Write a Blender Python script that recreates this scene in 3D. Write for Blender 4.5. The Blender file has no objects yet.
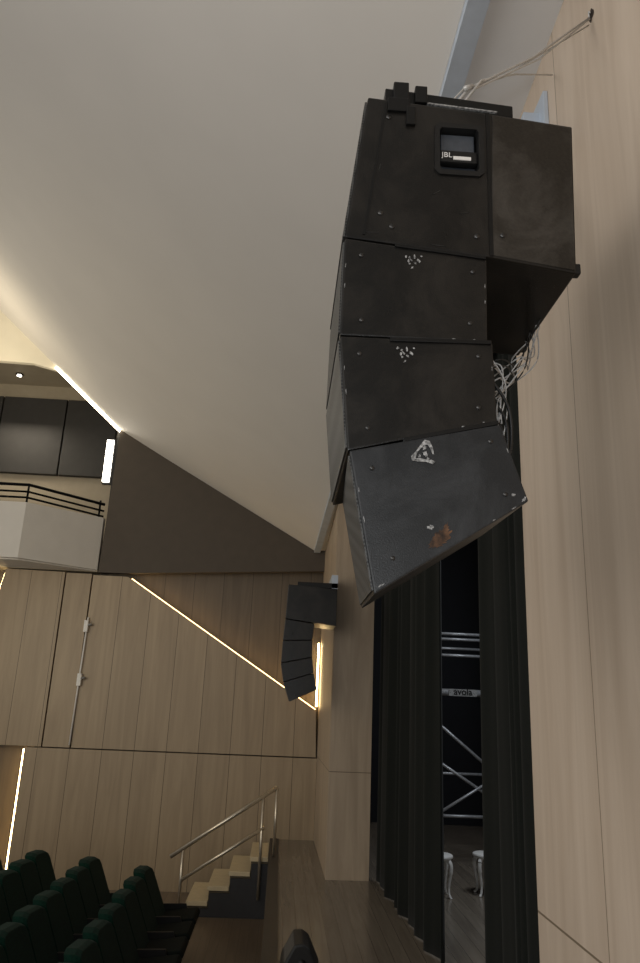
import bpy, bmesh, math, random
from mathutils import Vector, Matrix
random.seed(4)
EZ=2.95   # eye height above the audience floor; z values below are relative to the eye
C=bpy.context.scene.collection

# ---------------------------------------------------------------- materials
def newmat(name):
    m=bpy.data.materials.new(name); m.use_nodes=True
    nt=m.node_tree; return m,nt,nt.nodes['Principled BSDF']
def plain(name,col,rough=.6,metal=0,bump=0,scale=40,var=0.12,spec=.5,sheen=0,smudge_sheen=None):
    m,nt,b=newmat(name)
    tc=nt.nodes.new('ShaderNodeTexCoord'); n=nt.nodes.new('ShaderNodeTexNoise')
    n.inputs['Scale'].default_value=scale; n.inputs['Detail'].default_value=5
    nt.links.new(tc.outputs['Object'],n.inputs['Vector'])
    r=nt.nodes.new('ShaderNodeValToRGB'); nt.links.new(n.outputs['Fac'],r.inputs['Fac'])
    r.color_ramp.elements[0].position=.3; r.color_ramp.elements[1].position=.7
    r.color_ramp.elements[0].color=[c*(1-var) for c in col]+[1]
    r.color_ramp.elements[1].color=[min(1,c*(1+var)) for c in col]+[1]
    out=r.outputs['Color']
    if smudge_sheen:   # dust smears with soft highlights put into the colour: colour, scale
        n2=nt.nodes.new('ShaderNodeTexNoise'); n2.inputs['Scale'].default_value=smudge_sheen[1]; n2.inputs['Detail'].default_value=7
        n2.inputs['Roughness'].default_value=.7; n2.inputs['Distortion'].default_value=smudge_sheen[2] if len(smudge_sheen)>2 else 1.2
        nt.links.new(tc.outputs['Object'],n2.inputs['Vector'])
        r2=nt.nodes.new('ShaderNodeValToRGB'); nt.links.new(n2.outputs['Fac'],r2.inputs['Fac'])
        r2.color_ramp.elements[0].position=.45; r2.color_ramp.elements[1].position=.85
        r2.color_ramp.elements[0].color=(0,0,0,1); r2.color_ramp.elements[1].color=(.9,.9,.9,1)
        mx=nt.nodes.new('ShaderNodeMix'); mx.data_type='RGBA'
        nt.links.new(r2.outputs[0],mx.inputs['Factor']); nt.links.new(out,mx.inputs['A']); mx.inputs['B'].default_value=(*smudge_sheen[0],1)
        out=mx.outputs['Result']
        mr=nt.nodes.new('ShaderNodeMapRange'); mr.inputs['From Min'].default_value=.3; mr.inputs['From Max'].default_value=.7
        mr.inputs['To Min'].default_value=rough; mr.inputs['To Max'].default_value=min(1,rough+.18)
        nt.links.new(n2.outputs['Fac'],mr.inputs['Value']); nt.links.new(mr.outputs[0],b.inputs['Roughness'])
    else: b.inputs['Roughness'].default_value=rough
    nt.links.new(out,b.inputs['Base Color'])
    b.inputs['Metallic'].default_value=metal
    b.inputs['Specular IOR Level'].default_value=spec
    if sheen: b.inputs['Sheen Weight'].default_value=sheen
    if bump:
        bp=nt.nodes.new('ShaderNodeBump'); bp.inputs['Strength'].default_value=bump
        bp.inputs['Distance'].default_value=.002
        nt.links.new(n.outputs['Fac'],bp.inputs['Height']); nt.links.new(bp.outputs['Normal'],b.inputs['Normal'])
    return m
def emit(name,col,s):
    m,nt,b=newmat(name)
    b.inputs['Base Color'].default_value=(*col,1); b.inputs['Emission Color'].default_value=(*col,1)
    b.inputs['Emission Strength'].default_value=s; return m
def wood(name,c1,c2,axis,width,offset=0,seam=.008,joint=None,rough=.45,grain=(14,14,.7),var=.12):
    m,nt,b=newmat(name); N=nt.nodes; L=nt.links
    def math_(op,a,bb=None,c=None):
        n=N.new('ShaderNodeMath'); n.operation=op
        for i,v in enumerate((a,bb,c)):
            if v is None: continue
            if isinstance(v,(int,float)): n.inputs[i].default_value=v
            else: L.new(v,n.inputs[i])
        return n.outputs[0]
    tc=N.new('ShaderNodeTexCoord'); sep=N.new('ShaderNodeSeparateXYZ'); L.new(tc.outputs['Object'],sep.inputs[0])
    u=math_('DIVIDE',math_('SUBTRACT',sep.outputs[axis],offset),width)
    fl=math_('FLOOR',u); fr=math_('SUBTRACT',u,fl)
    wn=N.new('ShaderNodeTexWhiteNoise'); wn.noise_dimensions='1D'; L.new(fl,wn.inputs['W'])
    mp=N.new('ShaderNodeMapping'); mp.inputs['Scale'].default_value=grain; L.new(tc.outputs['Object'],mp.inputs['Vector'])
    comb=N.new('ShaderNodeCombineXYZ'); L.new(math_('MULTIPLY',wn.outputs['Value'],37.0),comb.inputs[2])
    add=N.new('ShaderNodeVectorMath'); L.new(mp.outputs[0],add.inputs[0]); L.new(comb.outputs[0],add.inputs[1])
    n1=N.new('ShaderNodeTexNoise'); n1.inputs['Scale'].default_value=1; n1.inputs['Detail'].default_value=6
    n1.inputs['Roughness'].default_value=.6; n1.inputs['Distortion'].default_value=.9
    L.new(add.outputs[0],n1.inputs['Vector'])
    r=N.new('ShaderNodeValToRGB'); L.new(n1.outputs['Fac'],r.inputs['Fac'])
    r.color_ramp.elements[0].position=.32; r.color_ramp.elements[1].position=.64
    r.color_ramp.elements[0].color=(*c1,1); r.color_ramp.elements[1].color=(*c2,1)
    hsv=N.new('ShaderNodeHueSaturation'); L.new(r.outputs[0],hsv.inputs['Color'])
    L.new(math_('ADD',math_('MULTIPLY',wn.outputs['Value'],var),1-var/2),hsv.inputs['Value'])
    s=math_('LESS_THAN',fr,seam/width)
    if joint is not None:
        j=math_('LESS_THAN',math_('ABSOLUTE',math_('SUBTRACT',sep.outputs[2],joint)),.005)
        s=math_('MAXIMUM',s,j)
    mx=N.new('ShaderNodeMix'); mx.data_type='RGBA'
    L.new(s,mx.inputs['Factor']); L.new(hsv.outputs[0],mx.inputs['A'])
    mx.inputs['B'].default_value=(c1[0]*.42,c1[1]*.4,c1[2]*.36,1)
    L.new(mx.outputs['Result'],b.inputs['Base Color'])
    b.inputs['Roughness'].default_value=rough
    return m
def perforated(name):
    m,nt,b=newmat(name); N=nt.nodes; L=nt.links
    tc=N.new('ShaderNodeTexCoord'); v=N.new('ShaderNodeTexVoronoi'); v.inputs['Scale'].default_value=95
    v.inputs['Randomness'].default_value=.1
    L.new(tc.outputs['Object'],v.inputs['Vector'])
    r=N.new('ShaderNodeValToRGB'); L.new(v.outputs['Distance'],r.inputs['Fac'])
    r.color_ramp.elements[0].position=.32; r.color_ramp.elements[1].position=.44
    r.color_ramp.elements[0].color=(.002,.002,.002,1); r.color_ramp.elements[1].color=(.065,.065,.062,1)
    L.new(r.outputs[0],b.inputs['Base Color']); b.inputs['Roughness'].default_value=.5
    return m

M={}
M['cab']=plain('black_cabinet_paint',(.0045,.0042,.0038),.24,bump=.3,scale=240,var=.25,spec=.36,smudge_sheen=((.026,.022,.018),4,.6))
M['cablow']=plain('black_cabinet_paint_scuffed_sheen',(.012,.0135,.0155),.32,bump=.3,scale=240,var=.25,spec=.4,smudge_sheen=((.040,.042,.046),5,.6))  # lighter, bluer cabinet paint; reflected light on the lowest box put into it
M['cabrear']=plain('dusty_cabinet_paint',(.013,.011,.0085),.28,bump=.35,scale=120,var=.35,spec=.42,smudge_sheen=((.085,.076,.066),3.5,.5))
M['blackmetal']=plain('black_metal',(.006,.006,.006),.4,.2,scale=60,spec=.35)
M['matteblack']=plain('matte_black_metal',(.004,.004,.004),.85,0,scale=60,spec=.12)
M['grille']=perforated('perforated_grille')
M['silver']=plain('worn_silver',(.27,.27,.27),.55,.2,scale=130,var=.8)
M['screw']=plain('screw_metal',(.07,.07,.07),.35,.8)
M['handlecup']=plain('handle_cup_plastic',(.06,.068,.082),.45)
M['white']=plain('white_paint',(.75,.74,.72),.5,var=.04)
M['ceiling']=plain('ceiling_plaster',(.63,.605,.57),.85,scale=1.2,var=.02)
M['soffit']=plain('soffit_plaster',(.72,.72,.72),.8,scale=2,var=.02)
M['beam']=plain('pale_blue_metal',(.48,.54,.62),.45,.1,scale=8,var=.08)
M['walldark']=plain('taupe_wall_paint',(.070,.055,.041),.7,scale=6,var=.06)
M['archwall']=plain('cream_wall_paint',(.76,.71,.58),.8,scale=3,var=.03)
M['galdark']=plain('dark_gallery_panel',(.024,.022,.02),.6,scale=6)
M['galbeige']=plain('beige_gallery_paint',(.36,.31,.23),.7,scale=5,var=.05)
M['parapet']=plain('white_parapet_paint',(.58,.56,.53),.7,scale=4,var=.03)
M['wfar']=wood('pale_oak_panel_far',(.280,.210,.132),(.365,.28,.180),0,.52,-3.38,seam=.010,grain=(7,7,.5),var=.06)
M['wrec']=wood('shaded_oak_panel_recess',(.085,.060,.035),(.12,.087,.052),0,.52,-3.2,seam=.010,grain=(7,7,.5),var=.06)  # same oak darkened throughout; the recess's dimness is put into the colour
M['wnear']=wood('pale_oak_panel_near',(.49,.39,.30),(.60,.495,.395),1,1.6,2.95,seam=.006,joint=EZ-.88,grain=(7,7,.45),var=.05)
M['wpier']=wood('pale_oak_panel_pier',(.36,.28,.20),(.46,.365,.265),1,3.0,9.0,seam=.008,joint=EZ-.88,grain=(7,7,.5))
M['stage']=wood('grey_brown_stage_boards',(.145,.12,.095),(.20,.17,.135),0,.14,0,seam=.004,rough=.22,grain=(16,.9,16),var=.2)
M['floor']=wood('dark_parquet_floor',(.11,.08,.052),(.165,.12,.08),0,.12,0,seam=.004,rough=.3,grain=(16,.9,16),var=.3)
M['curtain']=plain('black_stage_velvet',(.0085,.0098,.0083),.95,scale=60,sheen=.04,spec=.15)
M['curtain2']=plain('black_wing_cloth',(.005,.005,.006),.95,scale=60,spec=.2)
M['void']=plain('dark_stage_wall',(.010,.011,.015),.9,scale=4)
M['alu']=plain('aluminium_tube',(.36,.37,.39),.4,.4,scale=30,var=.2)
M['steel']=plain('brushed_steel',(.60,.54,.44),.3,.85,scale=30)
M['green']=plain('dark_green_velvet',(.0014,.0175,.0110),.95,scale=50,sheen=.03,var=.35,spec=.15)
M['seatdark']=plain('dark_seat_fabric',(.004,.0065,.0055),.9,scale=50,spec=.2)
M['plastic']=plain('black_plastic',(.008,.008,.008),.5,scale=50,spec=.35)
M['cream']=plain('cream_step',(.58,.48,.31),.6,scale=12,var=.06)
M['riser']=plain('step_side_shaded',(.11,.085,.05),.6,scale=12,var=.1)  # darker than the cream treads; shade put in to set steps apart
M['stairgrey']=plain('grey_stair_side',(.026,.026,.029),.7,scale=12)
M['trim']=plain('dark_stage_trim',(.03,.025,.022),.5,scale=12)
M['rope']=plain('steel_wire_rope',(.52,.51,.49),.4,.2,scale=300,var=.4)
M['cablew']=plain('grey_white_cable',(.5,.5,.5),.5)
M['cableb']=plain('black_cable',(.01,.01,.01),.45)
M['tear']=plain('exposed_plywood',(.075,.036,.017),.8,scale=45,var=.8)
M['led']=emit('warm_led',(1,.68,.30),5)
M['led2']=emit('warm_led_bright',(1,.74,.36),14)
M['ledw']=emit('warm_white_led',(1,.88,.66),14)
M['lamp']=emit('lamp_white',(1,.93,.8),10)
M['hole']=plain('dark_hole',(.03,.02,.015),.9)

# ---------------------------------------------------------------- helpers
def link(o,parent=None):
    C.objects.link(o)
    if parent: o.parent=parent
    return o
def wloc(p):
    return p.location+(wloc(p.parent) if p.parent else Vector()) if p else Vector()
def mobj(name,verts,faces,mat,parent=None,bevel=0,seg=2,smooth=False,kind=None,rel=True):
    off=wloc(parent) if parent else Vector()
    vs=[Vector(v)+Vector((0,0,EZ if rel else 0))-off for v in verts]
    me=bpy.data.meshes.new(name)
    bm=bmesh.new(); bv=[bm.verts.new(v) for v in vs]
    for f in faces: bm.faces.new([bv[i] for i in f])
    bmesh.ops.recalc_face_normals(bm,faces=bm.faces[:])
    if bevel: bmesh.ops.bevel(bm,geom=bm.edges[:],offset=bevel,segments=seg,profile=.6,affect='EDGES',clamp_overlap=True)
    if smooth:
        for f in bm.faces: f.smooth=True
    bm.to_mesh(me); bm.free(); me.materials.append(mat)
    o=bpy.data.objects.new(name,me); link(o,parent)
    if kind: o['kind']=kind
    return o
def prismY(name,poly,y0,y1,mat,parent=None,far=(0,0),**k):
    n=len(poly); v=[(p[0],y0,p[1]) for p in poly]+[(p[0]+far[0],y1,p[1]+far[1]) for p in poly]
    f=[tuple(range(n)),tuple(range(2*n-1,n-1,-1))]+[(i,(i+1)%n,n+(i+1)%n,n+i) for i in range(n)]
    return mobj(name,v,f,mat,parent,**k)
def prismX(name,poly,x0,x1,mat,parent=None,**k):
    n=len(poly); v=[(x0,p[0],p[1]) for p in poly]+[(x1,p[0],p[1]) for p in poly]
    f=[tuple(range(n)),tuple(range(2*n-1,n-1,-1))]+[(i,(i+1)%n,n+(i+1)%n,n+i) for i in range(n)]
    return mobj(name,v,f,mat,parent,**k)
def prismZ(name,poly,z0,z1,mat,parent=None,**k):
    n=len(poly); v=[(p[0],p[1],z0) for p in poly]+[(p[0],p[1],z1) for p in poly]
    f=[tuple(range(n)),tuple(range(2*n-1,n-1,-1))]+[(i,(i+1)%n,n+(i+1)%n,n+i) for i in range(n)]
    return mobj(name,v,f,mat,parent,**k)
def box(name,x0,x1,y0,y1,z0,z1,mat,parent=None,**k):
    return prismY(name,[(x0,z0),(x1,z0),(x1,z1),(x0,z1)],y0,y1,mat,parent,**k)
def tube(name,pts,r,mat,parent=None,kind=None,smooth_path=False,n=8):
    P=[Vector(p) for p in pts]
    if smooth_path:
        Q=[]
        ext=[P[0]]+P+[P[-1]]
        for i in range(1,len(ext)-2):
            a,b,c,d=ext[i-1:i+3]
            for s in range(8):
                t=s/8
                Q.append(.5*((2*b)+(c-a)*t+(2*a-5*b+4*c-d)*t*t+(3*b-a-3*c+d)*t**3))
        Q.append(P[-1]); P=Q
    rs=r if isinstance(r,(list,tuple)) else [r]*len(P)
    v=[];f=[]
    for i,p in enumerate(P):
        t=(P[min(i+1,len(P)-1)]-P[max(i-1,0)]).normalized()
        up=Vector((0,0,1)) if abs(t.z)<.9 else Vector((1,0,0))
        a=t.cross(up).normalized(); b=t.cross(a)
        for k in range(n):
            an=2*math.pi*k/n; v.append(p+(a*math.cos(an)+b*math.sin(an))*rs[i])
    for i in range(len(P)-1):
        for k in range(n):
            f.append((i*n+k,i*n+(k+1)%n,(i+1)*n+(k+1)%n,(i+1)*n+k))
    f.append(tuple(range(n))); f.append(tuple(range((len(P)-1)*n,len(P)*n)))
    return mobj(name,v,f,mat,parent,smooth=True,kind=kind)
def thing(name,label,cat,loc,group=None):
    e=bpy.data.objects.new(name,None); e.empty_display_size=.1
    e.location=(loc[0],loc[1],loc[2]+EZ); C.objects.link(e)
    e['label']=label; e['category']=cat
    if group: e['group']=group
    return e
def tag(o,label,cat,group=None):
    o['label']=label; o['category']=cat
    if group: o['group']=group
    return o
def text(name,s,size,loc,mat,parent,rot=(math.pi/2,0,0),bold=0):
    cu=bpy.data.curves.new(name,'FONT'); cu.body=s; cu.size=size; cu.extrude=.0006; cu.offset=bold
    cu.align_x='CENTER'; cu.align_y='CENTER'
    o=bpy.data.objects.new(name+'_c',cu); C.objects.link(o)
    dg=bpy.context.evaluated_depsgraph_get(); me=bpy.data.meshes.new_from_object(o.evaluated_get(dg))
    bpy.data.objects.remove(o); me.materials.clear(); me.materials.append(mat)
    t=bpy.data.objects.new(name,me); link(t,parent)
    t.location=Vector((loc[0],loc[1],loc[2]+EZ))-wloc(parent); t.rotation_euler=rot
    return t
def structure(o): o['kind']='structure'; return o

# ---------------------------------------------------------------- room shell
YF=12.9
def junc(y):   # ceiling / proscenium junction line
    t=(y-2.75)/(YF-2.75); return (.745+t*(.46-.745), 3.42+t*(2.56-3.42))
def soff(y):
    return junc(y)[1]
prof=[(0,0),(-.9,.505),(-1.9,1.067),(-2.8,1.573),(-3.68,2.08),(-4.6,2.90),(-5.5,3.71),(-6.3,4.43),(-7.4,5.4),(-9.6,7.4)]
v=[];f=[];ys=[-2.5+i*(YF+2.5)/14 for i in range(15)]
for y in ys:
    jx,jz=junc(y)
    for (a,b) in prof: v.append((jx+a,y,jz+b))
n=len(prof)
for i in range(len(ys)-1):
    for j in range(n-1): f.append((i*n+j,i*n+j+1,(i+1)*n+j+1,(i+1)*n+j))
mobj('ceiling',v,f,M['ceiling'],smooth=True,kind='structure')
v=[];f=[]
for y in ys:
    jx,jz=junc(y); v+= [(jx-.005,y,jz),(1.4,y,jz+.0)]
for i in range(len(ys)-1): f.append((2*i,2*i+1,2*i+3,2*i+2))
mobj('trim_1',v,f,M['soffit'],kind='structure')
a=Vector((junc(1)[0],1,junc(1)[1])); b=Vector((junc(12.85)[0],12.85,junc(12.85)[1]))
mobj('trim_2',[a+Vector(q) for q in ((0,0,-.0),(.11,0,0),(.11,0,-.05),(0,0,-.05))]+[b+Vector(q) for q in ((0,0,0),(.11,0,0),(.11,0,-.05),(0,0,-.05))],
     [(0,1,2,3),(4,5,6,7),(0,1,5,4),(1,2,6,5),(2,3,7,6),(3,0,4,7)],M['beam'],kind='structure')
structure(box('floor',-9,0,-3,16.5,-3.05,-2.95,M['floor']))
structure(box('floor_stage',0,7.2,-3,15.2,-3.05,-2.15,M['stage']))
structure(box('trim_3',-.04,.10,-3,YF-.02,-2.95,-2.135,M['trim']))
structure(prismX('wall_right',[(-3,-2.15),(3.72,-2.15),(3.72,soff(3.72)),(-3,soff(-3))],1.23,1.30,M['wnear']))
structure(prismX('wall_header',[(3.73,2.6),(10.2,2.25),(10.2,soff(10.2)),(3.73,soff(3.73))],1.30,1.38,M['wnear']))
structure(box('wall_stage_side',1.3,7.2,15.0,15.2,-2.15,4,M['void']))
structure(box('wall_stage_back',7.0,7.2,-3,15.0,-2.15,4,M['void']))
structure(box('ceiling_stage',1.4,7.2,-3,15.0,4,4.1,M['void']))
structure(prismZ('wall_pier',[(.69,10.23),(1.24,10.25),(1.24,13.1),(.66,13.1)],-2.15,2.9,M['wpier']))
structure(prismY('wall_far',[(-4.1,-2.95),(.66,-2.95),(.66,-.92),(-4.1,-.92)],YF,YF+.12,M['wfar']))
structure(prismY('wall_far_upper',[(-3.36,-.90),(.64,-.90),(.61,-.16),(-2.76,1.93),(-3.36,1.93)],YF,YF+.12,M['wfar']))
structure(box('wall_far_panel',-3.82,-3.385,YF,YF+.12,-.90,1.95,M['wfar']))
structure(prismY('wall_far_panel',[(-5.3,-.90),(-3.845,-.90),(-3.845,1.96),(-4.86,1.97)],YF,YF+.12,M['wfar']))
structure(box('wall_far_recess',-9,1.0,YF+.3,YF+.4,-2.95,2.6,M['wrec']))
structure(prismY('wall_far_dark',[(-3.28,1.98),(-2.76,1.99),(.72,2.20),(.72,2.62),(.44,2.62),(-3.20,4.64)],YF-.02,YF+.1,M['walldark']))
arch=[(-9,5.9),(-5.6,5.88),(-5.0,5.87),(-4.55,5.76),(-4.1,5.5),(-3.7,5.16),(-3.36,4.80),(-3.2,4.66)]
structure(prismY('wall_arch',arch+[(-3.9,5.28),(-4.9,6.18),(-5.8,6.98),(-7,8.06),(-9,9.88)] ,YF,YF+.1,M['archwall']))
def strip(name,p0,p1,w,y0,y1,mat,label):
    d=(Vector(p1)-Vector(p0)).normalized(); nn=Vector((-d.y,d.x))*w
    o=prismY(name,[p0,p1,(p1[0]+nn.x,p1[1]+nn.y),(p0[0]+nn.x,p0[1]+nn.y)],y0,y1,mat)
    return tag(o,label,'led strip')
strip('led_strip',(.60,-.15),(-2.70,1.90),-.014,YF+.03,YF+.10,M['led'],'warm glowing light strip along the sloping panel edge')
strip('led_strip',(.63,-.10),(.63,.95),.026,YF+.0,YF+.08,M['led2'],'warm glowing light strip standing beside the far pier')
strip('led_strip',(-4.13,-.95),(-4.13,-2.9),.018,YF+.03,YF+.1,M['led2'],'warm glowing light strip at lower wall panel edge')
strip('led_strip',(-4.885,1.90),(-5.30,-.75),.03,YF+.03,YF+.1,M['led2'],'warm glowing light strip at upper wall panel edge')
strip('led_strip',(-4.55,5.77),(-3.22,4.58),.026,YF-.06,YF-.02,M['ledw'],'bright warm light strip where ceiling meets the gallery arch')

# gallery
structure(box('floor_gallery',-9,-3.3,YF-.0,16.2,1.99,2.05,M['galbeige']))
structure(box('wall_gallery_back',-9,-3.2,15.6,15.7,2.0,4.3,M['galbeige']))
structure(box('wall_gallery_side',-3.28,-3.18,YF+.1,15.7,2.0,7.2,M['galdark']))
structure(box('wall_gallery_top',-9,-3.2,15.6,15.7,4.3,7.0,M['galbeige']))
structure(box('ceiling_gallery',-9,-3.2,YF+.1,15.7,6.55,6.65,M['galbeige']))
for i,(x0,x1) in enumerate([(-7.9,-6.5),(-6.47,-5.1),(-5.07,-3.95)]):
    tag(box('dark_panel',x0,x1,15.47,15.598,4.45,6.2,M['galdark'],bevel=.01),'dark hanging panel on gallery back wall','panel','gallery back panels')
lamp=thing('wall_lamp','bright white vertical lamp beside the gallery opening','lamp',(-3.38,YF+.12,3.7))
box('lamp_body',-3.46,-3.30,YF+.14,YF+.2,3.62,4.50,M['blackmetal'],lamp)
box('lamp_tube',-3.45,-3.33,YF+.10,YF+.14,3.66,4.46,M['lamp'],lamp)
dl=thing('downlight','small round recessed downlight in gallery ceiling','lamp',(-6.05,15,6.5))
tube('lamp_disc',[(-6.05,15,6.55),(-6.05,15,6.50)],.05,M['lamp'],dl)
tube('lamp_ring',[(-6.05,15,6.55),(-6.05,15,6.52)],.08,M['blackmetal'],dl)
pp=[(-9,12.0),(-4.37,12.0),(-3.30,YF-.03),(-3.30,YF+.1),(-4.4,12.15),(-9,12.15)]
structure(prismZ('wall_parapet',pp,2.02,2.95,M['parapet']))
structure(prismZ('floor_balcony',[(-9,12.1),(-4.4,12.1),(-3.34,YF),(-9,YF)],2.0,2.04,M['parapet']))
rail=thing('balcony_railing','black metal railing with three bars above white parapet','railing',(-4.37,12.08,2.95))
for dz in (.10,.20,.32):
    tube('rail_bar',[(-8.5,12.08,2.95+dz),(-4.40,12.08,2.95+dz),(-3.32,YF-.0,2.90+dz-.02)],.018 if dz<.3 else .026,M['matteblack'],rail)
for p in [(-7.2,12.08),(-5.7,12.08),(-4.40,12.08),(-3.4,12.9)]:
    tube('rail_post',[(p[0],p[1],2.93),(p[0],p[1],3.27)],.018,M['matteblack'],rail)

pipe=thing('wall_pipe','thin white pipe with two fittings on oak wall','pipe',(-3.37,YF-.04,-.86))
tube('pipe',[(-3.34,YF-.04,1.2),(-3.38,YF-.04,-.86)],.014,M['white'],pipe)
for z in (1.05,.17):
    box('pipe_fitting',-3.39,-3.32,YF-.08,YF+.0,z-.10,z+.10,M['white'],pipe,bevel=.01)
    tube('pipe_valve',[(-3.36,YF-.06,z+.02),(-3.26,YF-.06,z+.03)],.02,M['silver'],pipe)

# ---------------------------------------------------------------- speakers
def cutbox(o,x0,x1,y0,y1,z0,z1):
    c=box('cutter',x0,x1,y0,y1,z0,z1,M['plastic'])
    md=o.modifiers.new('b','BOOLEAN'); md.operation='DIFFERENCE'; md.object=c; md.solver='EXACT'
    bpy.context.view_layer.update()
    dg=bpy.context.evaluated_depsgraph_get(); me=bpy.data.meshes.new_from_object(o.evaluated_get(dg))
    o.modifiers.clear(); o.data=me; bpy.data.objects.remove(c)
def lerp(a,b,t): return (a[0]+(b[0]-a[0])*t,a[1]+(b[1]-a[1])*t)
def bil(q,u,w):
    return lerp(lerp(q[0],q[1],u),lerp(q[3],q[2],u),w)
def blob(name,parent,cx,cz,rx,rz,y,mat,seed,rot=0,n=18,lo=.45):
    random.seed(seed); poly=[]
    for k in range(n):
        a=2*math.pi*k/n; rr=random.uniform(lo,1.15); px=rx*math.cos(a)*rr; pz=rz*math.sin(a)*rr
        poly.append((cx+px*math.cos(rot)-pz*math.sin(rot),cz+px*math.sin(rot)+pz*math.cos(rot)))
    return prismY(name,poly,y-.0012,y+.0005,mat,parent)
def cabinet(q,y0,w,label,group,detail=True,name='array_speaker',mat='cab',far=(0,0)):
    cx=sum(p[0] for p in q)/4; zb=min(p[1] for p in q)
    t=thing(name,label,'speaker',(cx,y0+w/2,zb),group)
    b=prismY('body',q,y0,y0+w,M[mat],t,bevel=.005 if detail else .004,far=far)
    d=(Vector(q[3])-Vector(q[0])).normalized(); nn=Vector((d.y,-d.x))
    if nn.x>0: nn=-nn
    g0=lerp(q[0],q[3],.03); g1=lerp(q[0],q[3],.97)
    e=.005
    prismY('grille',[g0,g1,(g1[0]+nn.x*e,g1[1]+nn.y*e),(g0[0]+nn.x*e,g0[1]+nn.y*e)],y0+.008,y0+w-.008,M['grille'],t,far=far)
    if detail:
        for (u,ww) in ((.12,.16),(.90,.18),(.88,.80),(.14,.84)):
            p=bil(q,u,ww); tube('screw',[(p[0],y0+.001,p[1]),(p[0],y0-.003,p[1])],.0065,M['screw'],t,n=10)
        random.seed(int(zb*1000))
        for kk in range(6):   # chipped paint along the edges
            e0,e1=random.choice([(0,1),(1,2),(2,3),(3,0)])
            p=lerp(q[e0],q[e1],random.uniform(.05,.95)); c=bil(q,.5,.5); p=lerp(p,c,.03)
            ang=math.atan2(q[e1][1]-q[e0][1],q[e1][0]-q[e0][0])
            blob('scuff_mark',t,p[0],p[1],random.uniform(.003,.010),.0014,y0,M['silver'],kk,ang)
    return t,b
def badge(t,cx,cz,s,y,tilt=0,full=True):
    def rp(x,z):
        c,sn=math.cos(tilt),math.sin(tilt); return (cx+x*c-z*sn,cz+x*sn+z*c)
    random.seed(int(cz*100)); R_=random.uniform
    if full:
        base=[(-.42,-.5),(-.15,-.5),(.12,-.47),(.42,-.5),(.5,-.36),(.42,-.04),(.30,.25),(.16,.5),(-.08,.5),(-.22,.2),(-.36,-.1),(-.5,-.36)]
        o=[rp((x+R_(-.03,.03))*s,(z+R_(-.03,.03))*s) for x,z in base]
        i=[rp(x*R_(.60,.85)*s,(z*R_(.58,.80)-.03)*s) for x,z in base]
        n=len(base); v=[(p[0],y-.002,p[1]) for p in o]+[(p[0],y-.002,p[1]) for p in i]+[(p[0],y,p[1]) for p in o]+[(p[0],y,p[1]) for p in i]
        f=[]
        for k in range(n):
            k2=(k+1)%n
            if k==4: continue
            f+=[(k,k2,n+k2,n+k),(k,k2,2*n+k2,2*n+k),(n+k,n+k2,3*n+k2,3*n+k)]
        mobj('triangle_badge',v,f,M['silver'],t)['label']='worn silver triangular outline badge'
        for kk,(bx,bz,br) in enumerate([(-.02,.14,.12),(.06,-.10,.15),(-.16,-.26,.10),(.2,-.3,.08)]):
            px,pz=rp(bx*s,bz*s); blob('badge_mark',t,px,pz,br*s,br*s*.7,y-.001,M['silver'],kk+40,R_(0,3))
    else:
        for (rz,cn) in [(.38,4),(.17,3),(-.05,2),(-.28,1)]:
            for q in range(cn):
                if R_(0,1)<.15: continue
                px,pz=rp((q-(cn-1)/2)*.26*s+R_(-.08,.08)*s,rz*s+R_(-.07,.07)*s)
                blob('badge_mark',t,px,pz,R_(.08,.18)*s,R_(.05,.10)*s,y-.001,M['silver'],q+cn*7,R_(0,3),n=9)

Y0=1.9; W=.60; GN='hanging speaker array near the proscenium wall'
sub=thing('subwoofer','large black subwoofer cabinet with handle, top of array','speaker',(.5,Y0+W/2,1.28),GN)
IN=.018
sec=[(.177,1.864,.119,1.337,0),(.572,1.834,.556,1.302,0),(.848,1.823,.830,1.277,IN)]
v=[]
for (xt,zt,xb,zb,ins) in sec: v+=[(xt,Y0+ins,zt),(xb,Y0+ins,zb),(xb,Y0+W-ins,zb),(xt,Y0+W-ins,zt)]
f=[(0,1,2,3),(8,9,10,11)]
for s in (0,4):
    for k in range(4): f.append((s+k,s+(k+1)%4,s+4+(k+1)%4,s+4+k))
subb=mobj('body',v,f,M['cab'],sub,bevel=.006)
mobj('rear_panel',[(.580,Y0-.001,1.828),(.580-.016,Y0-.001,1.309),(.825,Y0+IN-.004,1.285),(.841,Y0+IN-.004,1.815),
                   (.580,Y0+.01,1.828),(.580-.016,Y0+.01,1.309),(.825,Y0+IN+.01,1.285),(.841,Y0+IN+.01,1.815)],
     [(0,1,2,3),(4,5,6,7),(0,1,5,4),(1,2,6,5),(2,3,7,6),(3,0,4,7)],M['cabrear'],sub,bevel=.003)['label']='dusty brownish black rear side panel'
cutbox(subb,.405,.535,Y0-.1,Y0+.07,1.60,1.765)
box('handle_cup',.406,.534,Y0+.055,Y0+.068,1.601,1.764,M['handlecup'],sub)
o_=[(.392,1.60),(.407,1.585),(.533,1.585),(.548,1.60),(.548,1.765),(.533,1.78),(.407,1.78),(.392,1.765)]
i_=[(.408,1.615),(.414,1.603),(.526,1.603),(.532,1.615),(.532,1.752),(.526,1.762),(.414,1.762),(.408,1.752)]
v=[(p[0],Y0-.006,p[1]) for p in o_]+[(p[0],Y0-.006,p[1]) for p in i_]+[(p[0],Y0+.002,p[1]) for p in o_]+[(p[0],Y0+.05,p[1]) for p in i_]
f=[]
for k in range(8):
    k2=(k+1)%8; f+=[(k,k2,8+k2,8+k),(k,k2,16+k2,16+k),(8+k,8+k2,24+k2,24+k)]
mobj('handle_bezel',v,f,M['plastic'],sub)
box('handle_grip',.408,.532,Y0+.004,Y0+.03,1.640,1.685,M['plastic'],sub,bevel=.008)
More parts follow.
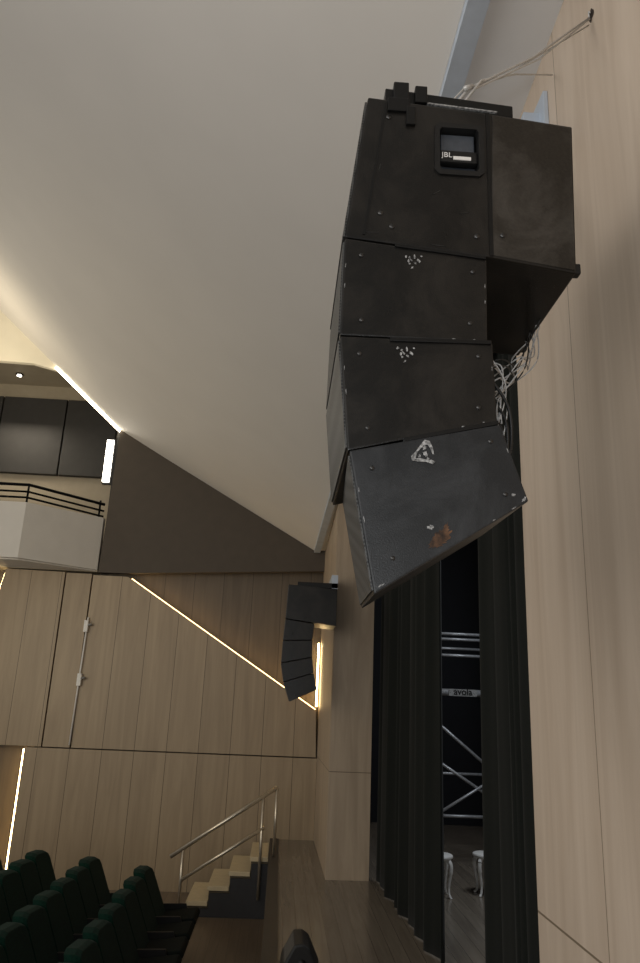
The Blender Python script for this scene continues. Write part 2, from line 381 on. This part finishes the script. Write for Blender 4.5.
box('handle_insert',.416,.524,Y0+.02,Y0+.055,1.690,1.758,M['handlecup'],sub,bevel=.004)
box('label_plate',.452,.508,Y0+.001,Y0+.004,1.648,1.660,M['white'],sub)
text('brand_lettering','JBL',.026,(.432,Y0+.003,1.664),M['white'],sub)
box('seam_strip',.558,.570,Y0-.003,Y0,1.305,1.835,M['blackmetal'],sub)
for p in ((.245,1.79),(.225,1.43),(.26,1.385),(.52,1.37),(.60,1.38)):
    tube('screw',[(p[0],Y0+.001,p[1]),(p[0],Y0-.003,p[1])],.008,M['screw'],sub,n=10)
prismY('grille',[(.175,1.85),(.119,1.345),(.112,1.345),(.168,1.85)],Y0+.008,Y0+W-.008,M['grille'],sub)
# side rigging rail along the front edge
prismY('rigging_rail',[(.232,1.845),(.240,1.845),(.180,1.35),(.172,1.35)],Y0-.003,Y0+.001,M['blackmetal'],sub)
for kk,(sx,sz,sr,sw) in enumerate([(.40,1.52,.02,.6),(.35,1.66,.012,1.0),(.22,1.60,.014,1.4),(.48,1.45,.016,.2),(.20,1.36,.02,.05),(.40,1.33,.025,-.08)]):
    blob('scuff_mark',sub,sx,sz,sr,.0012,Y0,M['screw'],20+kk,sw)
box('rigging_plate',.24,.31,Y0-.010,Y0,1.81,1.862,M['blackmetal'],sub,bevel=.003)
box('rigging_plate',.30,.33,Y0-.012,Y0,1.76,1.83,M['blackmetal'],sub,bevel=.003)
box('rear_foot',.827,.85,Y0+.03,Y0+.06,1.285,1.32,M['plastic'],sub,bevel=.004)
box('rear_foot',.827,.85,Y0+W-.06,Y0+W-.03,1.285,1.32,M['plastic'],sub,bevel=.004)
q2=[(.119,1.334),(.549,1.292),(.545,1.018),(.115,1.010)]
q3=[(.115,1.007),(.560,1.015),(.566,.772),(.148,.660)]
q4=[(.152,.655),(.570,.757),(.642,.540),(.228,.268)]
c2,b2=cabinet(q2,Y0,W,'black wedge speaker box hanging directly under subwoofer',GN)
c3,b3=cabinet(q3,Y0,W,'black wedge speaker box hanging in array middle',GN)
c4,b4=cabinet(q4,Y0-.015,W,'black wedge speaker box tilted downward, scuffed side, lowest',GN,mat='cablow',far=(.03,.035))
badge(c2,.325,1.262,.055,Y0-.001,full=False)
badge(c3,.305,.955,.055,Y0-.001,.05,full=False)
badge(c4,.357,.665,.066,Y0-.016,-.15)
prismY('rigging_strip',[(.27,1.325),(.545,1.300),(.545,1.289),(.27,1.313)],Y0-.007,Y0+.001,M['blackmetal'],c2,bevel=.002)
prismY('rigging_strip',[(.26,1.010),(.555,1.020),(.555,1.008),(.26,.998)],Y0-.007,Y0+.001,M['blackmetal'],c3,bevel=.002)
prismY('rigging_strip',[(.30,.704),(.568,.771),(.568,.759),(.30,.692)],Y0-.010,Y0+.001,M['blackmetal'],c3,bevel=.002)
blob('torn_patch',c4,.402,.428,.032,.018,Y0-.015,M['tear'],31,.7,n=34,lo=.7)['label']='torn patch exposing rust-brown plywood'
blob('torn_patch',c4,.414,.446,.009,.022,Y0-.0152,M['tear'],8,-.2,n=26,lo=.6)
blob('torn_patch',c4,.390,.408,.026,.010,Y0-.0152,M['tear'],12,.3,n=26,lo=.6)
blob('scuff_mark',c4,.374,.452,.010,.007,Y0-.015,M['silver'],5)
blob('scuff_mark',c4,.60,.555,.006,.005,Y0-.015,M['silver'],6)
blob('scuff_mark',c4,.63,.545,.012,.004,Y0-.015,M['silver'],9,.9)
blob('scuff_mark',c4,.245,.292,.012,.002,Y0-.015,M['silver'],10,.5)
fr=thing('rigging_frame','black steel flying frame bolted on the subwoofer','rigging frame',(.45,Y0+W/2,1.87))
for yy in (Y0+.02,Y0+W-.07):
    prismY('frame_rail',[(.235,1.872),(.655,1.845),(.655,1.89),(.235,1.925)],yy,yy+.05,M['blackmetal'],fr,bevel=.004)
for xx in (.26,.44,.60):
    box('frame_crossbar',xx,xx+.04,Y0+.07,Y0+W-.07,1.865,1.905,M['blackmetal'],fr,bevel=.004)
box('frame_lug',.26,.31,Y0+.0,Y0+.03,1.86,1.935,M['blackmetal'],fr,bevel=.004)
box('frame_lug',.33,.37,Y0+.0,Y0+.03,1.86,1.925,M['blackmetal'],fr,bevel=.004)
prismY('frame_edge',[(.36,1.868),(.60,1.852),(.60,1.857),(.36,1.873)],Y0+.012,Y0+.02,M['silver'],fr)
br=thing('wall_bracket','pale steel bracket arm tying array to wall','bracket',(1.23,3.2,3.0))
box('bracket_plate',1.205,1.229,3.05,3.40,2.85,3.12,M['beam'],br,bevel=.004)
tube('bracket_arm',[(.64,2.45,1.90),(1.19,3.2,2.97)],.03,M['beam'],br)
tube('bracket_arm',[(.60,2.40,1.90),(1.19,3.1,2.90)],.02,M['blackmetal'],br)
box('bracket_lug',1.12,1.21,3.12,3.28,2.90,3.04,M['beam'],br,bevel=.004)
sl=thing('rope_sling','thin steel wire ropes tied from flying frame to wall hole','rope',(.48,2.0,1.95))
anchor=(1.215,2.50,2.98)
tube('rope',[(.47,1.97,1.92),(.54,2.03,2.06),(.86,2.26,2.47),anchor],.0045,M['rope'],sl)
tube('rope',[(.50,1.97,1.92),(.56,2.03,2.06),(.90,2.29,2.50),(1.215,2.49,2.965)],.0035,M['rope'],sl)
tube('rope',[(.45,1.97,1.92),(.52,2.03,2.055),(.70,2.15,2.245),(1.215,2.505,2.945)],.003,M['rope'],sl)
tube('rope',[(.50,1.97,1.93),(.59,2.05,2.12),(.85,2.45,2.58),(1.215,2.94,3.11)],.004,M['rope'],sl)
tube('rope_knot',[(.52,2.0,2.03),(.55,2.03,2.07)],.009,M['rope'],sl)
hk=thing('rope_anchor','small ragged dark wall hole with rope end','anchor',anchor)
random.seed(2)
hp=[(2.50+.024*math.cos(2*math.pi*i/14)*random.uniform(.6,1.2),3.0+.035*math.sin(2*math.pi*i/14)*random.uniform(.6,1.2)) for i in range(14)]
prismX('hole_rim',hp,1.2265,1.2295,M['hole'],hk)
tube('rope_loop',[(1.218,2.50,2.985),(1.215,2.495,3.01),(1.216,2.485,2.995)],.004,M['rope'],hk,smooth_path=True)
cb=thing('cable_bundle','loose grey-white and black speaker cables behind the array','cables',(.7,Y0+.35,1.05))
random.seed(11); U=random.uniform
for k in range(9):
    white=k%3!=2
    pts=[(.83+U(-.02,.01),Y0+.40+U(-.12,.12),1.28),(.79+U(-.03,.02),Y0+.36+U(-.1,.1),1.17+U(-.04,.03)),
         (.71+U(-.03,.03),Y0+.30+U(-.1,.1),1.08+U(-.05,.05)),(.63+U(-.03,.03),Y0+.25+U(-.12,.12),1.01+U(-.05,.05)),
         (.56,Y0+.25+U(-.15,.15),1.0+U(-.08,.08))]
    tube('cable',pts,.0024,M['cablew'] if white else M['cableb'],cb,smooth_path=True)
for k in range(5):
    pts=[(.57,Y0+.15+U(-.05,.1),1.06+U(-.05,.02)),(.64+U(-.02,.03),Y0+.18+U(-.05,.1),.98+U(-.03,.03)),(.64+U(-.02,.03),Y0+.18,.90),(.61+U(-.02,.04),Y0+.15+U(0,.1),.80+U(-.08,.06))]
    tube('cable',pts,.0022,M['cablew'],cb,smooth_path=True)
for k in range(4):
    pts=[(.57,Y0+.1+.1*k,.96),(.63+.012*k,Y0+.1+.08*k,.86),(.64+.01*k,Y0+.12+.08*k,.74),(.60,Y0+.1+.08*k,.66)]
    tube('cable',pts,.005,M['cableb'],cb,smooth_path=True)

# ---------------------------------------------------------------- far array
GF='hanging speaker array beside the far pier'
k=.88; YA=9.55
def S(pts): return [(x*k,z*k) for x,z in pts]
fa=[S([(.04,1.63),(.76,1.59),(.76,1.05),(.02,1.13)]),
    S([(.02,1.12),(.44,1.07),(.42,.84),(.00,.82)]),
    S([(.00,.81),(.42,.83),(.43,.60),(-.01,.50)]),
    S([(-.01,.49),(.43,.59),(.46,.38),(.04,.24)]),
    S([(.04,.23),(.46,.37),(.52,.15),(.14,-.03)])]
cabinet(fa[0],YA,.6,'distant black subwoofer cabinet at the array top',GF,False,'subwoofer')
for q in fa[1:]:
    cabinet(q,YA,.6,'distant black wedge speaker box in curved array',GF,False)
brf=thing('wall_bracket','black steel bracket on the distant array top','bracket',(.5,YA+.3,1.44))
box('bracket_arm',.15,.68,YA+.1,YA+.15,1.425,1.49,M['blackmetal'],brf)
box('bracket_arm',.15,.68,YA+.4,YA+.45,1.425,1.49,M['blackmetal'],brf)
box('bracket_plate',.60,.68,YA+.1,10.229,1.42,1.60,M['beam'],brf)

# ---------------------------------------------------------------- curtains
def curtain(name,p0,p1,z0,z1,mat,label,folds,amp,seed):
    random.seed(seed)
    P0=Vector((p0[0],p0[1],0));P1=Vector((p1[0],p1[1],0));d=P1-P0;nn=Vector((d.y,-d.x,0)).normalized()
    nx=folds*14;nz=24;v=[];f=[]
    cuts=[0]
    for i in range(folds): cuts.append(cuts[-1]+random.uniform(.4,1.9))
    cuts=[c/cuts[-1] for c in cuts]; ph=[random.uniform(.25,1.25) for _ in range(folds+1)]
    drift=[random.uniform(-.7,.7) for _ in range(folds+1)]
    for j in range(nz+1):
        zt=j/nz; z=z0+(z1-z0)*zt; spread=1-.3*zt
        for i in range(nx+1):
            t=i/nx; q=0
            while q<folds-1 and t>cuts[q+1]: q+=1
            lt=(t-cuts[q])/(cuts[q+1]-cuts[q])
            a=amp*ph[q]*spread
            w=math.sin(2*math.pi*lt)+.25*math.sin(4*math.pi*lt+drift[q]*6*zt)*math.sin(math.pi*lt)
            tt=t+.016*drift[q]*math.sin(3*zt+q)*math.sin(math.pi*lt)
            v.append(P0+d*tt+nn*(a*w)+Vector((0,0,z)))
    for j in range(nz):
        for i in range(nx):
            a=j*(nx+1)+i; f.append((a,a+1,a+nx+2,a+nx+1))
    o=mobj(name,v,f,mat,smooth=True)
    s=o.modifiers.new('s','SOLIDIFY'); s.thickness=.01
    return tag(o,label,'curtain')
curtain('stage_curtain',(1.34,10.22),(1.50,7.15),-2.13,3.0,M['curtain'],'tall black velvet stage curtain drawn beside the far pier',8,.055,1)
curtain('stage_curtain',(1.54,5.72),(1.42,3.80),-2.13,3.2,M['curtain'],'tall black velvet stage curtain beside near wall',6,.05,2)
curtain('wing_curtain',(3.6,11.9),(5.6,11.6),-2.13,3.8,M['curtain2'],'dark wing curtain hanging deep inside the stage',7,.06,3)

# ---------------------------------------------------------------- things on stage
sc=thing('scaffold_tower','light aluminium scaffold tower with diagonal braces','scaffold',(2.7,11.6,-2.15))
for x in (2.10,3.30):
    for y in (11.3,12.1):
        tube('scaffold_post',[(x,y,-2.15),(x,y,1.5)],.025,M['alu'],sc)
for y in (11.3,12.1):
    for z in ((1.06,.98,.74,-1.50) if y==11.3 else (.9,-1.0)):
        tube('scaffold_rail',[(2.10,y,z),(3.30,y,z)],.022,M['alu'],sc)
tube('scaffold_rail',[(2.10,11.3,.20),(3.30,11.3,.20)],.05,M['alu'],sc)
tube('scaffold_brace',[(2.1,11.28,-.05),(3.3,11.28,-1.0)],.022,M['alu'],sc)
tube('scaffold_brace',[(2.1,11.32,-.62),(3.3,11.32,-1.35)],.022,M['alu'],sc)
tube('scaffold_brace',[(2.1,11.30,-1.62),(3.3,11.30,-.9)],.020,M['alu'],sc)
box('scaffold_sign',2.50,2.92,11.235,11.245,.15,.25,M['silver'],sc)
text('sign_lettering','avola',.135,(2.71,11.230,.21),M['blackmetal'],sc,bold=.003)
def stool(x,y):
    t=thing('stool','white stool with curved legs standing on stage','stool',(x,y,-2.15),'white stools on stage')
    pr=[(.0,.41),(.16,.41),(.175,.42),(.175,.445),(.16,.455),(.0,.46)]
    v=[];f=[];n=20
    for (r,z) in pr:
        for i in range(n): v.append((x+r*math.cos(2*math.pi*i/n),y+r*math.sin(2*math.pi*i/n),-2.15+z))
    for a in range(len(pr)-1):
        for i in range(n): f.append((a*n+i,a*n+(i+1)%n,(a+1)*n+(i+1)%n,(a+1)*n+i))
    mobj('seat',v,f,M['white'],t,smooth=True)
    for a in (45,135,225,315):
        ca,sa=math.cos(math.radians(a)),math.sin(math.radians(a))
        pts=[(x+ca*r,y+sa*r,-2.15+z) for r,z in ((.13,.42),(.175,.35),(.17,.25),(.145,.12),(.15,.04),(.18,.0))]
        tube('leg',pts,[.026]*8+[.024]*8+[.018]*8+[.015]*8+[.015]*9,M['white'],t,smooth_path=True)
    return t
stool(1.99,9.6); stool(2.62,9.75)
mo=thing('stage_monitor','black wedge floor monitor speaker on stage edge','speaker',(.25,6.5,-2.15))
prismY('body',[(.10,-2.15),(.44,-2.15),(.42,-1.98),(.33,-1.80),(.27,-1.765),(.21,-1.775),(.12,-1.93)],6.3,6.72,M['plastic'],mo,bevel=.016)
prismY('grille',[(.15,-1.905),(.217,-1.79),(.207,-1.78),(.138,-1.897)],6.33,6.69,M['grille'],mo)
tube('side_port',[(.27,6.302,-1.90),(.27,6.296,-1.90)],.035,M['blackmetal'],mo,n=20)

# ---------------------------------------------------------------- stairs
st=thing('stage_stairs','short cream staircase with dark base up to stage','stairs',(-.65,12,-2.95))
n=4; X0=-1.16; run=.285; rise=.195
for i in range(n):
    x0=X0+i*run; zt=-2.95+(i+1)*rise
    box('riser',x0+.02,x0+run+.02 if i<n-1 else -.045,11.62,12.7,-2.95,zt-.06,M['riser'],st)
    box('tread',x0,x0+run+.015 if i<n-1 else -.045,11.58,12.7,zt-.06,zt,M['cream'],st,bevel=.006)
sp=[(X0+.02,-2.95),(-.045,-2.95)]
top=[]
for i in range(n):
    x0=X0+i*run+.03; zt=-2.95+(i+1)*rise-.09
    top+= [(x0,zt),(min(x0+run,-.045),zt)]
prismY('side_panel',sp+top[::-1],11.57,11.61,M['stairgrey'],st)
rl=thing('handrail','brushed steel handrail with mid rail beside stairs','handrail',(-.7,11.52,-2.95))
ry=11.52
tube('top_rail',[(-1.42,ry,-2.19),(.03,ry,-1.235)],.03,M['steel'],rl)
tube('mid_rail',[(-1.24,ry,-2.48),(-.12,ry,-1.77)],.026,M['steel'],rl)
tube('post',[(-1.25,ry,-2.95),(-1.25,ry,-2.09)],.022,M['steel'],rl)
tube('post',[(-.16,ry,-2.70),(-.16,ry,-1.36)],.022,M['steel'],rl)
tube('post',[(.03,ry,-2.135),(.03,ry,-1.24)],.022,M['steel'],rl)

# ---------------------------------------------------------------- seats
PITCH=.56
def chair(x,y):
    t=thing('theater_seat','dark green upholstered theatre seat in a row','chair',(x,y,-2.95),'rows of green theatre seats')
    prof=[(-.279,.34),(-.279,.95),(-.25,.99),(-.16,1.01),(.16,.985),(.25,.955),(.279,.90),(.279,.34)]
    v=[];nn=len(prof)
    for dx,sc_ in ((0,1),(.045,.97),(-.09,1)):
        for (py,pz) in prof: v.append((x-.10-(pz-.34)*.42+dx,y+py*sc_,-2.95+(pz-.34)*(sc_ if dx>0 else 1)+.34))
    f=[tuple(range(nn,2*nn)),tuple(range(2*nn,3*nn))]
    for i in range(nn):
        j=(i+1)%nn; f+=[(i,j,nn+j,nn+i),(i,j,2*nn+j,2*nn+i)]
    mobj('backrest',v,f,M['green'],t,bevel=.008)
    prismY('seat',[(x-.10,-2.95+.40),(x+.26,-2.95+.44),(x+.30,-2.95+.50),(x+.26,-2.95+.55),(x-.12,-2.95+.50)],y-.24,y+.24,M['seatdark'],t,bevel=.02)
    for s in (-.27,.27):
        prismY('side_support',[(x-.16,-2.95),(x+.05,-2.95),(x+.14,-2.95+.50),(x+.12,-2.95+.57),(x-.22,-2.95+.56)],y+s-.008,y+s+.008,M['plastic'],t)
    return t
rows=[(-1.10,9.62,9),(-1.82,10.02,9),(-2.54,10.3,8),(-3.26,10.5,7),(-3.98,10.6,5)]
base=chair(rows[0][0],rows[0][1])
kids=list(base.children)
for r,(x,y,cnt) in enumerate(rows):
    for i in range(cnt):
        if r==0 and i==0: continue
        e=base.copy(); e.location=(x,y-PITCH*i,EZ-2.95+0.0); C.objects.link(e)
        for kd in kids:
            c=kd.copy(); c.parent=e; C.objects.link(c)

# ---------------------------------------------------------------- lights
def area(name,loc,target,size,power,col):
    l=bpy.data.lights.new(name,'AREA'); l.size=size; l.energy=power; l.color=col
    o=bpy.data.objects.new(name,l); o.location=(loc[0],loc[1],loc[2]+EZ)
    d=Vector(target)-Vector(loc); o.rotation_euler=d.to_track_quat('-Z','Y').to_euler(); C.objects.link(o)
    return o
area('fill_light',(-5,-2.5,1.0),(.8,5,0),5,165,(1,.96,.90))  # added soft fill from behind the camera, standing in for house lights
area('fill_light',(-3.2,1.0,2.6),(1.2,2.6,2.4),1.6,34,(1,.96,.91))  # added to brighten the upper right wall
area('fill_light',(-6,7,1.0),(-2,12,2.5),2.5,70,(1,.86,.62))  # added warm fill toward the far wall
area('cove_light',(-6.6,11.2,4.9),(-4.8,12.2,6.8),1.0,50,(1,.85,.60))
area('camera_flash',(-.05,-.12,.22),(.6,2.4,.9),.12,14,(.93,.97,1))
area('stage_light',(3.2,8.0,3.4),(2.3,9.0,-2.1),1.2,90,(.88,.94,1))
area('gallery_light',(-6,14.5,5.6),(-6,14.5,2),1.2,35,(1,.88,.7))
w=bpy.data.worlds.new('world'); bpy.context.scene.world=w; w.use_nodes=True
bg=w.node_tree.nodes['Background']; bg.inputs[0].default_value=(1,.975,.93,1); bg.inputs[1].default_value=.39

# ---------------------------------------------------------------- camera
Yn=Vector((-40,-217.5,-734)).normalized(); Zn=Vector((106,2458,-734)).normalized(); Xn=Yn.cross(Zn).normalized(); Yn=Zn.cross(Xn).normalized()
R=Matrix((Xn,Yn,Zn))
cam=bpy.data.cameras.new('camera'); co=bpy.data.objects.new('camera',cam); C.objects.link(co)
m=R.to_4x4(); m.translation=Vector((0,0,EZ)); co.matrix_world=m
cam.sensor_fit='VERTICAL'; cam.sensor_height=24; cam.lens=24*734/963; cam.clip_start=.05
bpy.context.scene.camera=co
bpy.context.scene.view_settings.view_transform='Standard'
